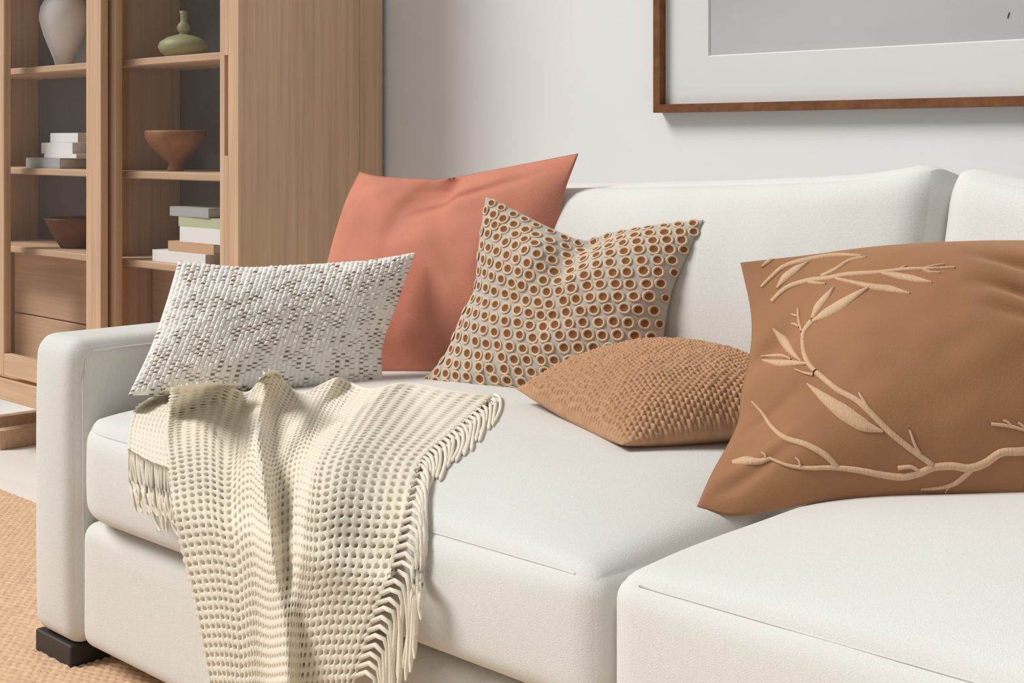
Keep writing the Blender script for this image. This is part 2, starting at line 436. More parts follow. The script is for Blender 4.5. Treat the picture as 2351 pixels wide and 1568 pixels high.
# ------------------------------------------------------------------ sofa
XI, XO = -2.715, -2.892                    # inner and outer face of the left arm
XJ = -1.243                                # joint between the two seat cushions
XE = .27                                   # inner face of the right arm
YF = 1.434
sofa = empty('sofa', (-1.3, 2.0, 0), 'long cream linen sofa with square arms beside the oak cabinet', 'sofa')
def arm(x0, x1):
    V, F, Q = rbox(x0, x1, YF, 2.70, .052, .685, (.034, .034, .04), (10, 30, 16))
    V[:, 1] -= .012*np.clip(-Q[:, 1], 0, 1)**4*(1-Q[:, 0]**2)*(1-Q[:, 2]**4)
    V[:, 2] += .006*np.clip(Q[:, 2], 0, 1)**3*(1-Q[:, 0]**2)
    o = mesh('arm', V, F, M['sofa'], sofa); return o, V, F
armo, armV, armF = arm(XO, XI); arm(XE, XE+.177)
def seam(parent, pts, r=.0016, name='seam'):
    V, F = tube(pts, r, 6); return mesh(name, V, F, M['sofa'], parent)
seam(armo, [(XI-.001, YF+.026, .10), (XI-.001, YF+.024, .3), (XI-.001, YF+.022, .60), (XI-.002, YF+.028, .645), (XI-.003, YF+.05, .662), (XI-.003, YF+.12, .664), (XI-.003, 2.3, .664)], .0022)
V, F, Q = rbox(XI+.004, XE-.004, YF+.012, 1.55, .056, .315, (.03, .03, .035), (60, 4, 8))
mesh('front_rail', V, F, M['sofa'], sofa)
box('seat_deck', XI-.02, XE+.02, 1.53, 2.60, .10, .325, M['sofa'], sofa)
V, F, Q = rbox(XI, XE, 2.50, 2.72, .06, .90, (.03, .05, .05), (40, 6, 12))
mesh('back_frame', V, F, M['sofa'], sofa)
for (x, y) in ((XO+.028, YF+.012), (XO+.028, 2.58), (XE+.05, YF+.012), (XE+.05, 2.58)):
    box('leg', x-.024, x+.132, y-.008, y+.085, 0.0, .053, M['leg'], sofa, .003)
def seat(x0, x1, crown, left, up):
    V, F, Q = rbox(x0, x1, 1.410, 2.40, .335, .524+up, (.05, .032, .036), (64, 44, 10))
    top = np.clip(Q[:, 2]*.5+.5, 0, 1)
    fx = 1-np.abs(Q[:, 0])**3.0; fy = 1-np.abs(Q[:, 1])**3.0
    V[:, 2] += crown*top*np.clip(fx, 0, 1)**.6*np.clip(fy, 0, 1)**.72
    fr = np.clip(-Q[:, 1], 0, 1)**3
    V[:, 1] -= .012*fr*(1-Q[:, 0]**4)*(1-Q[:, 2]**2)
    if left:                               # the end by the arm is rounder and set back
        k = np.clip((-Q[:, 0]-.80)/.2, 0, 1)
        V[:, 1] += .055*k**2*np.clip(-Q[:, 1], 0, 1)**2
    for i in range(len(V)):                # soft unevenness of the filling
        n = noise.noise(Vector((V[i, 0]*5, V[i, 1]*5, V[i, 2]*6)))
        V[i, 2] += .004*n*top[i]
    o = mesh('seat_cushion', V, F, M['sofa'], sofa)
    B = bvh(V, F)
    # stitched top edge along the front and down the corner
    pts = []
    for x in np.linspace(x0+.05, x1-.05, 60):
        h = B.ray_cast(Vector((x, 1.0, .516+up)), Vector((0, 1, 0)))[0]
        h2 = B.ray_cast(Vector((x, 1.0, .511+up)), Vector((0, 1, 0)))[0]
        pts.append(h or h2)
    pts = [p_ for p_ in pts if p_ is not None]
    if len(pts) > 4: seam(o, pts, .0014)
    return V, F
cL = seat(XI+.012, XJ-.006, .072, True, 0)
cR = seat(XJ+.006, XE-.012, .074, False, .008)
def backc(x0, x1, ear_r, ear_l, tilt, drop, lb=0):
    V, F, Q = rbox(x0, x1, -.115, .115, 0, .53, (.06, .07, .07), (50, 10, 30))
    a = np.clip(1-np.abs(Q[:, 0])**2.4, 0, 1); b = np.clip(1-np.abs(Q[:, 2])**2.6, 0, 1)
    V[:, 1] += .085*Q[:, 1]*a**.9*b**.8
    top = np.clip(Q[:, 2]*.5+.5, 0, 1)
    V[:, 2] += .0*a*top - .012*top**3*(1-np.abs(Q[:, 0])**2) + tilt*Q[:, 0]*top**2 + drop*top**2
    for sgn, e in ((1, ear_r), (-1, ear_l)):
        k = np.clip((sgn*Q[:, 0]-.72)/.28, 0, 1)
        V[:, 2] += e*k**1.5*top**4
    for i in range(len(V)):
        n = noise.noise(Vector((V[i, 0]*4+3, V[i, 2]*4, V[i, 1]*4))); n2 = noise.noise(Vector((V[i, 0]*11, V[i, 2]*7+V[i, 0]*5, 4)))
        V[i, 1] -= .012*n + .003*n2
    V[:, 1] += .07*lb*np.clip((-Q[:, 0]-.45)/.55, 0, 1)**1.5
    th = math.radians(12)
    y = V[:, 1]*math.cos(th) + V[:, 2]*math.sin(th); zz = -V[:, 1]*math.sin(th) + V[:, 2]*math.cos(th)
    V[:, 1] = 2.385 + y; V[:, 2] = .505 + zz
    mesh('back_cushion', V, F, M['sofa'], sofa); return V, F
XB = -1.288
bL = backc(XI+.006, XB-.005, .022, .0, .026, -.012, 1)
bR = backc(XB+.005, XE-.006, .02, .03, -.02, -.02)

# ------------------------------------------------------------------ throw pillows
def coons(c, edges, n, m):
    """c: BL, BR, TR, TL as (u, v, depth). edges: optional pixel polylines for bottom, right, top, left (between the corners)"""
    BL, BR, TR, TL = [np.array(k, dtype=float) for k in c]
    def edge(a, b, mid, k):
        pts = [a]
        if mid:
            tot = [a[:2]] + [np.array(q[:2], dtype=float) for q in mid] + [b[:2]]
            s = np.concatenate([[0], np.cumsum([np.linalg.norm(tot[i+1]-tot[i]) for i in range(len(tot)-1)])]); s /= s[-1]
            for i, q in enumerate(mid):
                dd = a[2] + (b[2]-a[2])*s[i+1] + (q[2] if len(q) > 2 else 0)
                pts.append(np.array([q[0], q[1], dd]))
        pts.append(b)
        return spline(pts, k)
    E0 = edge(BL, BR, edges.get('b'), n); E2 = edge(TL, TR, edges.get('t'), n)
    E3 = edge(BL, TL, edges.get('l'), m); E1 = edge(BR, TR, edges.get('r'), m)
    s = np.linspace(0, 1, n)[:, None, None]; t = np.linspace(0, 1, m)[None, :, None]
    P = (1-t)*E0[:, None] + t*E2[:, None] + (1-s)*E3[None] + s*E1[None] - ((1-s)*(1-t)*BL + s*(1-t)*BR + (1-s)*t*TL + s*t*TR)
    D = rays(P[..., 0], P[..., 1]) * P[..., 2:3]
    return D + np.array(CAM)
def normals(P):
    a = np.gradient(P, axis=0); b = np.gradient(P, axis=1)
    n = np.cross(a, b); return n / np.maximum(np.linalg.norm(n, axis=-1, keepdims=True), 1e-12)
def pillow(name, c, edges, n, m, tf, tb, mt, label, disp=None, shape=None, colf=None, wob=.006, pw=2.6, pe=.62, seed=0):
    P = coons(c, edges, n, m)
    nn = np.cross(P[-1, 0]-P[0, -1], P[-1, -1]-P[0, 0]); nn /= np.linalg.norm(nn)
    if nn @ (np.array(CAM)-P.mean((0, 1))) < 0: nn = -nn
    s = np.linspace(-1, 1, n)[:, None]; t = np.linspace(-1, 1, m)[None, :]
    f = np.clip(1-np.abs(s)**pw, 0, 1)**pe * np.clip(1-np.abs(t)**pw, 0, 1)**pe
    sh = 0 if shape is None else shape((s+1)/2*np.ones_like(t), (t+1)/2*np.ones_like(s))
    lo = np.zeros((n, m))
    st = max(1, n//60)
    ns = np.array([[noise.noise(Vector((s[i, 0]*2.2+seed, t[0, j]*2.2, seed*1.7))) + .5*noise.noise(Vector((s[i, 0]*5+seed, t[0, j]*5, seed))) for j in range(0, m, st)] for i in range(0, n, st)])
    ii = np.clip(np.arange(n)/st, 0, ns.shape[0]-1); jj = np.clip(np.arange(m)/st, 0, ns.shape[1]-1)
    i0 = np.floor(ii).astype(int); i1 = np.minimum(i0+1, ns.shape[0]-1); j0 = np.floor(jj).astype(int); j1 = np.minimum(j0+1, ns.shape[1]-1)
    fi = (ii-i0)[:, None]; fj = (jj-j0)[None, :]
    lo = ns[i0][:, j0]*(1-fi)*(1-fj) + ns[i1][:, j0]*fi*(1-fj) + ns[i0][:, j1]*(1-fi)*fj + ns[i1][:, j1]*fi*fj
    Fr = P + nn*(tf*f + (wob*lo + sh)*np.clip(f*2.5, 0, 1))[..., None]
    base = Fr.copy()
    if disp is not None:
        N = normals(Fr)
        if (N.mean((0, 1)) @ nn) < 0: N = -N
        Fr = Fr + N * (disp((s+1)/2*np.ones_like(t), (t+1)/2*np.ones_like(s)) * np.clip(f*6, 0, 1))[..., None]
    Bk = P - nn*(tb*f)[..., None]
    flip = (normals(Fr).mean((0, 1)) @ nn) < 0
    V = np.vstack([Fr.reshape(-1, 3), Bk.reshape(-1, 3)])
    k = n*m
    idx = np.arange(k).reshape(n, m)
    border = np.zeros((n, m), bool); border[0] = border[-1] = True; border[:, 0] = border[:, -1] = True
    remap = np.arange(2*k); remap[k + idx[border]] = idx[border]
    F1 = grid_faces(n, m, 0, flip); F2 = grid_faces(n, m, k, not flip)
    F = np.vstack([F1, remap[F2]])
    used = np.unique(F); inv = np.full(2*k, -1); inv[used] = np.arange(len(used))
    col = None
    if colf is not None:
        c1 = colf((s+1)/2*np.ones_like(t), (t+1)/2*np.ones_like(s)).reshape(-1, 3); col = np.vstack([c1, c1])[used]
    o = mesh(name, V[used], inv[F], mt, None, True, col)
    tag(o, label, 'pillow')
    return o, dict(P=base, nn=nn, V=V[used], F=inv[F])

# apricot pillow at the back
def peach_shape(s, t):
    d = -.045*np.exp(-((s-.42)/.10)**2)*np.clip((t-.62)/.38, 0, 1)**1.2
    d += .020*np.exp(-((s-.14)/.10)**2)*np.clip((t-.6)/.4, 0, 1)
    d += -.020*np.exp(-(((s-.42)+(t-1)*.45)/.05)**2)*np.clip((t-.35)/.65, 0, 1)
    d += -.014*np.exp(-((t-.80-.28*(s-.45))/.025)**2)*np.clip((s-.36)/.1, 0, 1)*np.clip((.95-s)/.3, 0, 1)
    d += -.016*np.exp(-((t-.90+.35*(s-.08))/.025)**2)*np.clip(1-s/.24, 0, 1)
    return d
pillow('throw_pillow', [(748, 880, 3.34), (1260, 905, 3.07), (1328, 352, 3.16), (825, 393, 3.50)],
       {'t': [(868, 404, -.02), (960, 410, -.03), (1015, 412, -.01), (1110, 394)], 'l': [(738, 740), (750, 610), (790, 470)], 'r': [(1270, 700), (1288, 480)], 'b': [(1000, 878)]},
       90, 90, .105, .05, M['peach'], 'apricot pink velvet pillow at the back leaning in the sofa corner', shape=peach_shape, seed=1, pw=2.4, pe=.78)

# pillow with embroidered rings
def ring_shape(s, t):
    d = -.040*np.exp(-((s-.50)/.13)**2)*np.clip((t-.70)/.3, 0, 1)
    d += .026*np.exp(-((s-.36)/.10)**2-((t-.86)/.12)**2)
    return d
ringp, rp = pillow('throw_pillow', [(952, 893, 3.06), (1500, 955, 2.80), (1616, 505, 2.86), (1115, 450, 3.10)],
       {'t': [(1200, 492), (1290, 535), (1345, 552), (1400, 535), (1500, 517)], 'l': [(1020, 815), (1058, 725), (1090, 660), (1098, 570)], 'r': [(1535, 700), (1572, 600)], 'b': [(1060, 912), (1200, 922)]},
       100, 100, .085, .05, M['taupe'], 'grey taupe pillow with rows of embroidered brown rings', shape=ring_shape, seed=2, pw=2.6, pe=.72)
def ring_mesh():
    V = []; F = []; mi = []
    K = 14; prof = [(1.0, .0), (.97, .10), (.80, .17), (.66, .10), (.60, .03)]
    for k in range(K):
        a = 2*math.pi*k/K
        for r, z in prof: V.append((r*math.cos(a), r*math.sin(a), z))
    n = len(prof)
    for k in range(K):
        for j in range(n-1):
            F.append([k*n+j, ((k+1) % K)*n+j, ((k+1) % K)*n+j+1, k*n+j+1]); mi.append(0)
    c = len(V); V.append((0, 0, .05))
    for k in range(K): F.append([k*n+n-1, ((k+1) % K)*n+n-1, c]); mi.append(1)
    me = bpy.data.meshes.new('embroidered_ring'); me.from_pydata(V, [], F)
    me.materials.append(M['ring']); me.materials.append(M['ring_dot'])
    me.polygons.foreach_set('material_index', mi); me.polygons.foreach_set('use_smooth', [True]*len(F)); return me
rme = ring_mesh()
P = rp['P']; n, m = P.shape[:2]
NN = normals(P); NN *= np.sign((NN @ rp['nn']).mean())
from mathutils import Matrix
la = np.concatenate([[0], np.cumsum(np.linalg.norm(np.diff(P, axis=0), axis=-1)[:, 20:80].mean(1))])
lb = np.concatenate([[0], np.cumsum(np.linalg.norm(np.diff(P, axis=1), axis=-1)[20:80].mean(0))])
cols, rows = 17, 17
for j in range(rows):
    for i in range(cols + 1):
        ss = (i + (.5 if j % 2 else 0) + .05) / cols + random.uniform(-.004, .004); tt = (j + .5) / rows + random.uniform(-.003, .003)
        if not (.022 < ss < .978): continue
        a = min(np.interp(ss*la[-1], la, np.arange(n)), n-1.001); b = min(np.interp(tt*lb[-1], lb, np.arange(m)), m-1.001)
        i0, j0 = int(a), int(b)
        q = P[i0, j0]*(1-a+i0)*(1-b+j0) + P[i0+1, j0]*(a-i0)*(1-b+j0) + P[i0, j0+1]*(1-a+i0)*(b-j0) + P[i0+1, j0+1]*(a-i0)*(b-j0)
        nz = Vector(NN[i0, j0]); dx = Vector(P[min(i0+2, n-1), j0]-P[max(i0-2, 0), j0]).normalized()
        dyo = nz.cross(dx).normalized(); dx = dyo.cross(nz).normalized()
        o = bpy.data.objects.new('embroidered_ring', rme); COL.objects.link(o); o.parent = ringp
        e = min(1, .72 + 4*min(ss, 1-ss, tt, 1-tt)); sw = .0142*e*random.uniform(.94, 1.06); sh_ = .0128*e*random.uniform(.94, 1.06)
        Mx = Matrix.Identity(4)
        for r_ in range(3):
            Mx[r_][0] = dx[r_]*sw; Mx[r_][1] = dyo[r_]*sh_; Mx[r_][2] = nz[r_]*.013; Mx[r_][3] = q[r_] + nz[r_]*.0006
        o.matrix_local = Mx

# nubby lumbar pillow
NC, NR = 50, 28
cellr = rng.random((NC+2, NR+2)); cellr2 = rng.random((NC+2, NR+2))
def lum_disp(s, t):
    a = s*NC; b = t*NR
    ia = np.floor(a).astype(int); ib = np.floor(b + .5*(ia % 2)).astype(int)
    fa = a-np.floor(a); fb = (b + .5*(ia % 2)) - ib
    h = np.sin(np.pi*fa)**.6*(.35 + .65*np.abs(np.sin(np.pi*fb))**.7)
    k = cellr[np.clip(ia, 0, NC), np.clip(ib, 0, NR)]
    return .0046*h*(.45+.75*k) - .0022
def lum_col(s, t):
    a = s*NC; b = t*NR
    ia = np.floor(a).astype(int); ib = np.floor(b + .5*(ia % 2)).astype(int)
    fa = a-np.floor(a); fb = (b + .5*(ia % 2)) - ib
    k = cellr2[np.clip(ia, 0, NC), np.clip(ib, 0, NR)]
    fleck = (k > .62) & (np.abs(fb-.5) > .5-.55*(k-.5)) & (np.abs(fa-.5) < .48)
    c = np.ones(s.shape+(3,)); brown = np.array([.30, .21, .14])
    tone = (.93+.1*cellr[np.clip(ia, 0, NC), np.clip(ib, 0, NR)])[..., None]
    return np.where(fleck[..., None], brown, c*tone)
lumo, lum = pillow('throw_pillow', [(294, 908, 2.93), (880, 888, 3.06), (955, 579, 3.16), (410, 598, 3.05)],
       {'t': [(560, 613), (700, 607), (840, 598)], 'l': [(345, 800), (380, 700)], 'r': [(878, 800), (915, 690)], 'b': [(440, 905), (600, 900), (760, 893)]},
       NC*6+1, NR*6+1, .075, .045, M['tweed'], 'cream nubby woven lumbar pillow with brown flecks against the arm', disp=lum_disp, colf=lum_col, seed=3, pw=2.4, pe=.6)

# chunky knit pillow lying flat
KC, KR = 46, 40
kr = rng.random((KC+3, KR+3))
def knit_disp(s, t):
    a = s*KC + .25*np.sin(t*40); b = t*KR
    ia = np.floor(a).astype(int); bb = b + .5*(ia % 2); ib = np.floor(bb).astype(int); fa = a-ia; fb = bb-ib
    v_ = np.sin(np.pi*fa)**.7*np.sin(np.pi*fb)**.6
    return .0062*v_*(.7+.5*kr[np.clip(ia, 0, KC), np.clip(ib, 0, KR)]) - .003
def knit_col(s, t):
    k = kr[np.clip((s*KC).astype(int), 0, KC), np.clip((t*KR).astype(int), 0, KR)]
    return (.88+.2*k)[..., None]*np.ones(3)
def to_px(p):
    d = Vector(p)-CAM; zc = (-d.x + d.y)*R2; xc = (d.x + d.y)*R2
    return (CX + FPX*xc/zc, CY - FPX*d.z/zc, zc)
kL, kF = atd(1183, 892, 2.72), atd(1428, 1022, 2.36)
kB = kL + Vector((.17, .36, .03)); kR = kF + Vector((.20, .36, .03))
pillow('throw_pillow', [to_px(kF), to_px(kR), to_px(kB), to_px(kL)], {}, KR*6+1, KC*6+1, .105, .055, M['knit'],
       'camel brown chunky knit pillow lying flat on the left seat cushion', disp=knit_disp, colf=knit_col, seed=4, pw=2.4, pe=.6)

# tan velvet pillow with embroidered branches
def tan_shape(s, t):
    d = -.040*np.exp(-((t-.60-.25*s)/.05)**2)*np.clip(1-s/.12, 0, 1)
    d += .018*np.exp(-((t-.70)/.08)**2)*np.clip(1-s/.10, 0, 1) + .014*np.exp(-((t-.50)/.08)**2)*np.clip(1-s/.10, 0, 1)
    for t0_, k in ((.83, .016), (.70, .018), (.60, .010)):      # slack folds towards the right
        d += -k*np.exp(-((t-(t0_-.30*(s-.60)))/.030)**2)*np.clip((s-.52)/.14, 0, 1)*np.clip((1.05-s)/.2, 0, 1)
    d += -.016*np.exp(-((t-.9*s-.03)/.030)**2)*np.exp(-(s/.10)**2) + .012*np.exp(-((t-.9*s-.10)/.035)**2)*np.exp(-(s/.12)**2)
    d += -.010*np.exp(-((t-.28-.9*s)/.03)**2)*np.clip(1-s/.16, 0, 1)
    return d
tanp, tp = pillow('throw_pillow', [(1600, 1163, 2.13), (2640, 1190, 2.02), (2620, 560, 2.28), (1700, 603, 2.36)],
       {'t': [(1850, 586), (2000, 567), (2200, 555), (2400, 552)], 'l': [(1632, 1090), (1690, 980), (1702, 900), (1722, 810), (1724, 720)], 'b': [(1680, 1185), (1780, 1172), (1900, 1150), (2050, 1150), (2351, 1165)]},
       120, 100, .135, .06, M['tan'], 'large tan velvet pillow embroidered with pale leafy branches', shape=tan_shape, seed=5, pw=2.3, pe=.85)
TB = bvh(tp['V'], tp['F'])
def stitch(name, pts, wid, n=None, parent=tanp):
    """raised satin-stitch ribbon laid on the pillow; pts are photo pixels looked up on the pillow's own surface"""
    L = sum(math.dist(pts[i], pts[i+1]) for i in range(len(pts)-1))
    n = n or max(8, int(L/9))
    c = spline(pts, n); ws = np.interp(np.linspace(0, 1, n), np.linspace(0, 1, len(wid)), wid)
    d = np.gradient(c, axis=0); d /= np.maximum(np.linalg.norm(d, axis=1, keepdims=True), 1e-9); nrm = np.stack([-d[:, 1], d[:, 0]], -1)
    offs = [-.5, -.42, 0, .42, .5]; lift = [-.001, .0022, .0034, .0022, -.001]
    V = []; ok = True
    for i in range(n):
        for o_, l_ in zip(offs, lift):
            q = c[i] + nrm[i]*ws[i]*o_; h = TB.ray_cast(CAM, ray(q[0], q[1]))
            if h[0] is None:
                ok = False; V.append(V[-1] if V else None); continue
            nm = h[1] if h[1].dot(ray(q[0], q[1])) < 0 else -h[1]
            V.append(tuple(h[0] + nm*l_))
    if any(v is None for v in V):
        f = next((v for v in V if v is not None), None)
        if f is None: return
        V = [v if v is not None else f for v in V]
    F = [[i*5+j, i*5+j+1, (i+1)*5+j+1, (i+1)*5+j] for i in range(n-1) for j in range(4)]
    return mesh(name, V, F, M['thread'], parent)
A7 = lambda *p: [(1650+x/3.354, 540+y/3.354) for x, y in p]
A8 = lambda *p: [(1550+x/2.935, 850+y/2.935) for x, y in p]
st = [('branch', A8((2700, 500), (2351, 545), (2200, 555), (2090, 625), (1980, 660), (1870, 645), (1740, 655), (1640, 695), (1530, 718), (1400, 705), (1230, 672), (1060, 655), (900, 658), (760, 640), (630, 590)), [22, 22, 20, 20, 18, 17, 15, 12, 9, 7]),
 ('branch', A8((1735, 640), (1640, 570), (1560, 510), (1450, 420), (1380, 350), (1300, 270), (1220, 200), (1100, 135), (1000, 55), (950, 12)), [14, 15, 15, 15, 14, 13]),
 ('branch', A7((740, 1045), (690, 985), (658, 905), (648, 800), (662, 735), (715, 665)), [13, 12, 10, 9, 9, 12]),
 ('leaf', A7((725, 665), (830, 600), (940, 535), (1060, 460), (1170, 398)), [6, 20, 22, 14, 2]),
 ('leaf', A7((722, 645), (760, 560), (830, 475), (892, 402)), [6, 17, 14, 2]),
 ('branch', A7((642, 745), (620, 660), (614, 570)), [6, 6, 5]), ('bud', A7((612, 625), (590, 620), (565, 612)), [4, 6, 5]), ('bud', A7((620, 710), (595, 690), (565, 685)), [4, 7, 5]),
 ('leaf', A7((640, 975), (560, 900), (490, 800), (425, 722)), [3, 16, 22, 3]),
 ('leaf', A7((690, 990), (580, 985), (460, 985), (340, 965)), [5, 14, 16, 3]),
 ('branch', A7((560, 960), (500, 930), (410, 930), (330, 935)), [4, 7, 6, 3]),
 ('branch', A7((730, 1075), (660, 1060), (590, 1035)), [8, 6, 3]),
 ('leaf', A8((1400, 412), (1270, 370), (1110, 265), (980, 165), (893, 92)), [5, 34, 38, 24, 4]),
 ('branch', A8((1650, 560), (1615, 500), (1580, 398)), [8, 7, 5]), ('branch', A8((1310, 275), (1275, 215), (1240, 150)), [10, 9, 5]),
 ('branch', A8((1090, 650), (1010, 570), (880, 500), (740, 455), (650, 380), (590, 290), (520, 210)), [14, 16, 15, 14, 10, 7, 3]),
 ('leaf', A8((640, 595), (560, 615), (480, 610), (390, 620)), [9, 16, 22, 8]), ('bud', A8((615, 605), (610, 575), (588, 555)), [7, 6, 5]), ('bud', A8((845, 645), (835, 610), (810, 588)), [7, 6, 4]),
 ('branch', A8((1660, 690), (1590, 650), (1500, 658)), [8, 9, 10]),
 ('branch', A8((2000, 665), (1940, 720), (1880, 765), (1790, 790), (1655, 800)), [14, 13, 9, 7, 3]), ('bud', A8((1860, 775), (1830, 800), (1820, 825)), [6, 5, 3]),
 ('branch', A8((2420, 415), (2351, 402), (2250, 375), (2125, 362)), [6, 8, 9, 8]), ('bud', A8((2275, 385), (2240, 350), (2205, 335)), [7, 7, 6]), ('bud', A8((2351, 385), (2330, 365), (2305, 350)), [7, 7, 6]),
 ('branch', A7((410, 510), (490, 430), (570, 385), (700, 348), (850, 330), (1000, 302), (1230, 288), (1450, 264), (1600, 260), (1815, 252)), [9, 10, 10, 9, 9, 8, 7, 5, 3]),
 ('leaf', A7((1235, 290), (1360, 310), (1500, 335), (1640, 366)), [3, 14, 14, 2]),
 ('leaf', A7((900, 335), (1080, 375), (1200, 400), (1330, 415), (1470, 450)), [6, 7, 13, 15, 2]),
 ('branch', A7((790, 318), (900, 265), (1010, 195), (1130, 170)), [7, 7, 5, 2]), ('branch', A7((690, 362), (760, 372), (825, 376)), [8, 6, 3]),
 ('branch', A7((330, 400), (410, 320), (510, 240), (700, 185), (900, 152), (1100, 160)), [6, 9, 9, 7, 5, 2]),
 ('leaf', A7((450, 410), (510, 330), (600, 262), (690, 210)), [4, 18, 15, 2]),
 ('branch', A7((1570, 262), (1650, 240), (1735, 228)), [4, 4, 2]), ('branch', A7((1570, 265), (1630, 285), (1700, 292)), [4, 4, 2]),
 ('branch', A7((1390, 268), (1420, 250), (1445, 238)), [4, 4, 2]), ('leaf', A7((330, 250), (400, 190), (470, 160)), [3, 10, 2])]
for nme, pts, wd in st: stitch(nme, pts, wd)

# ------------------------------------------------------------------ throw blanket
skV = []; skx = np.linspace(XI, XJ, 30)
ys = 1.372
for x in skx:
    for z in np.linspace(.46, -.3, 8): skV.append((x, ys + .05*max(0, (-x-2.55)/.17)**2, z))
skF = grid_faces(30, 8).tolist()
DV = np.vstack([cL[0], np.array(skV)]); DF = [list(f) for f in cL[1]] + [[i+len(cL[0]) for i in f] for f in skF]
DB = bvh(DV, DF)
def depth(U, V):
    D = np.empty(U.shape)
    for idx in np.ndindex(U.shape):
        r = ray(U[idx], V[idx]); h = DB.ray_cast(CAM, r)
        D[idx] = (h[0]-CAM).dot(Vector((-R2, R2, 0))) if h[0] is not None else np.nan
    return D
def fill(D):
    for _ in range(400):
        bad = np.isnan(D)
        if not bad.any(): break
        for ax in (0, 1):
            for sh in (1, -1):
                r = np.roll(D, sh, ax); m_ = np.isnan(D) & ~np.isnan(r); D[m_] = r[m_]
    return D
def smooth(D, k):
    for _ in range(k):
        E = np.pad(D, 1, mode='edge'); D = (E[:-2, 1:-1]+E[2:, 1:-1]+E[1:-1, :-2]+E[1:-1, 2:]+4*E[1:-1, 1:-1])/8
    return D
RID = [  # pixel polylines of fold crests, height along the sight line, half widths (left, right) in pixels
 ([(625, 850), (606, 900), (592, 980), (600, 1080), (612, 1180), (628, 1300), (645, 1420), (655, 1620)], [.07, .12, .13, .12, .11, .105, .10, .10], 22, 24),
 ([(775, 866), (725, 925), (684, 985), (655, 1025), (632, 1090)], [.05, .06, .055, .04, .0], 18, 24),
 ([(935, 880), (845, 930), (772, 990), (722, 1080), (702, 1170), (692, 1280), (682, 1400), (675, 1620)], [.06, .11, .13, .13, .12, .09, .06, .05], 22, 120),
 ([(510, 882), (450, 893), (400, 935), (380, 1010), (388, 1110), (402, 1220), (432, 1340), (456, 1450), (490, 1620)], [.03, .06, .08, .09, .08, .07, .065, .065, .06], 22, 95),
]
VAL = [([(500, 905), (435, 930), (415, 975), (405, 1040)], [.02, .035, .03, 0], 22, 24), ([(800, 895), (750, 935), (725, 980), (705, 1010)], [.02, .045, .03, 0], 24, 26)]
def blur(A, k):
    for _ in range(k):
        E = np.pad(A, 1, mode='edge'); A = (E[:-2, 1:-1]+E[2:, 1:-1]+E[1:-1, :-2]+E[1:-1, 2:]+4*E[1:-1, 1:-1])/8
    return A
def lift(U, V):
    L = np.full(U.shape, .014)
    for pts, am, wl, wr in RID + [(p_, [-x for x in a_], l_, r_) for p_, a_, l_, r_ in VAL]:
        c = spline([(x, y, a_) for (x, y), a_ in zip(pts, am)], 60)
        best = np.full(U.shape, 1e9); A = np.zeros(U.shape); sg = np.zeros(U.shape)
        for x, y, a_ in c:
            d2 = (U-x)**2 + (V-y)**2; k = d2 < best; best[k] = d2[k]; A[k] = a_; sg[k] = (U-x)[k]
        wd = np.where(sg < 0, wl, wr)
        L += A*np.exp(-best/(2*(wd*.8)**2))
    return blur(L, 4)
def sheet_px(L_, R_, T_, B_, n, m, su=None, tu=None):
    """Coons patch in the picture, looked up on the cushion below"""
    su = np.linspace(0, 1, n) if su is None else su; tu = np.linspace(0, 1, m) if tu is None else tu
    def ev(pts, q): c = spline(pts, 400); return np.stack([np.interp(q, np.linspace(0, 1, 400), c[:, k]) for k in range(2)], -1)
    l, r, t_, b = ev(L_, tu), ev(R_, tu), ev(T_, su), ev(B_, su)
    s = su[:, None, None]; t = tu[None, :, None]
    P = (1-t)*t_[:, None] + t*b[:, None] + (1-s)*l[None] + s*r[None] - ((1-s)*(1-t)*np.array(T_[0]) + s*(1-t)*np.array(T_[-1]) + (1-s)*t*np.array(B_[0]) + s*t*np.array(B_[-1]))
    return P[..., 0], P[..., 1]
EL = [(388, 890), (374, 985), (386, 1100), (402, 1220), (432, 1340), (456, 1450), (492, 1640)]
ER = [(1140, 906), (1052, 984), (978, 1050), (951, 1110), (930, 1200), (905, 1300), (868, 1400), (795, 1640)]
ET = [(388, 894), (450, 884), (510, 882), (565, 903), (592, 878), (612, 856), (638, 853), (656, 878), (690, 902), (735, 884), (775, 867), (800, 876), (850, 893), (930, 878), (1040, 896), (1140, 906)]
EB = [(492, 1640), (640, 1650), (795, 1640)]
coarse = sheet_px(EL, ER, ET, EB, 100, 120)
DRAW = fill(depth(*coarse)); D0 = smooth(DRAW.copy(), 30); DRAW = smooth(DRAW, 8)
LB = bvh(lum['V'], lum['F'])
DP = np.full(D0.shape, 9.0)                # the throw is pushed up against the foot of the lumbar pillow
for idx in np.ndindex(D0.shape):
    if coarse[1][idx] < 960:
        h = LB.ray_cast(CAM, ray(coarse[0][idx], coarse[1][idx]))
        if h[0] is not None: DP[idx] = (h[0]-CAM).dot(Vector((-R2, R2, 0))) - .02
D0 = np.minimum(D0, DP)
for _ in range(60):
    E = np.pad(D0, ((0, 0), (1, 1)), mode='edge'); k_ = np.clip((1010-coarse[1])/60, 0, 1)
    D0 = D0*(1-k_) + k_*np.minimum(D0, (E[:, :-2]+E[:, 2:]+2*D0)/4)
D0 = np.minimum(smooth(D0, 25), DP+.008)
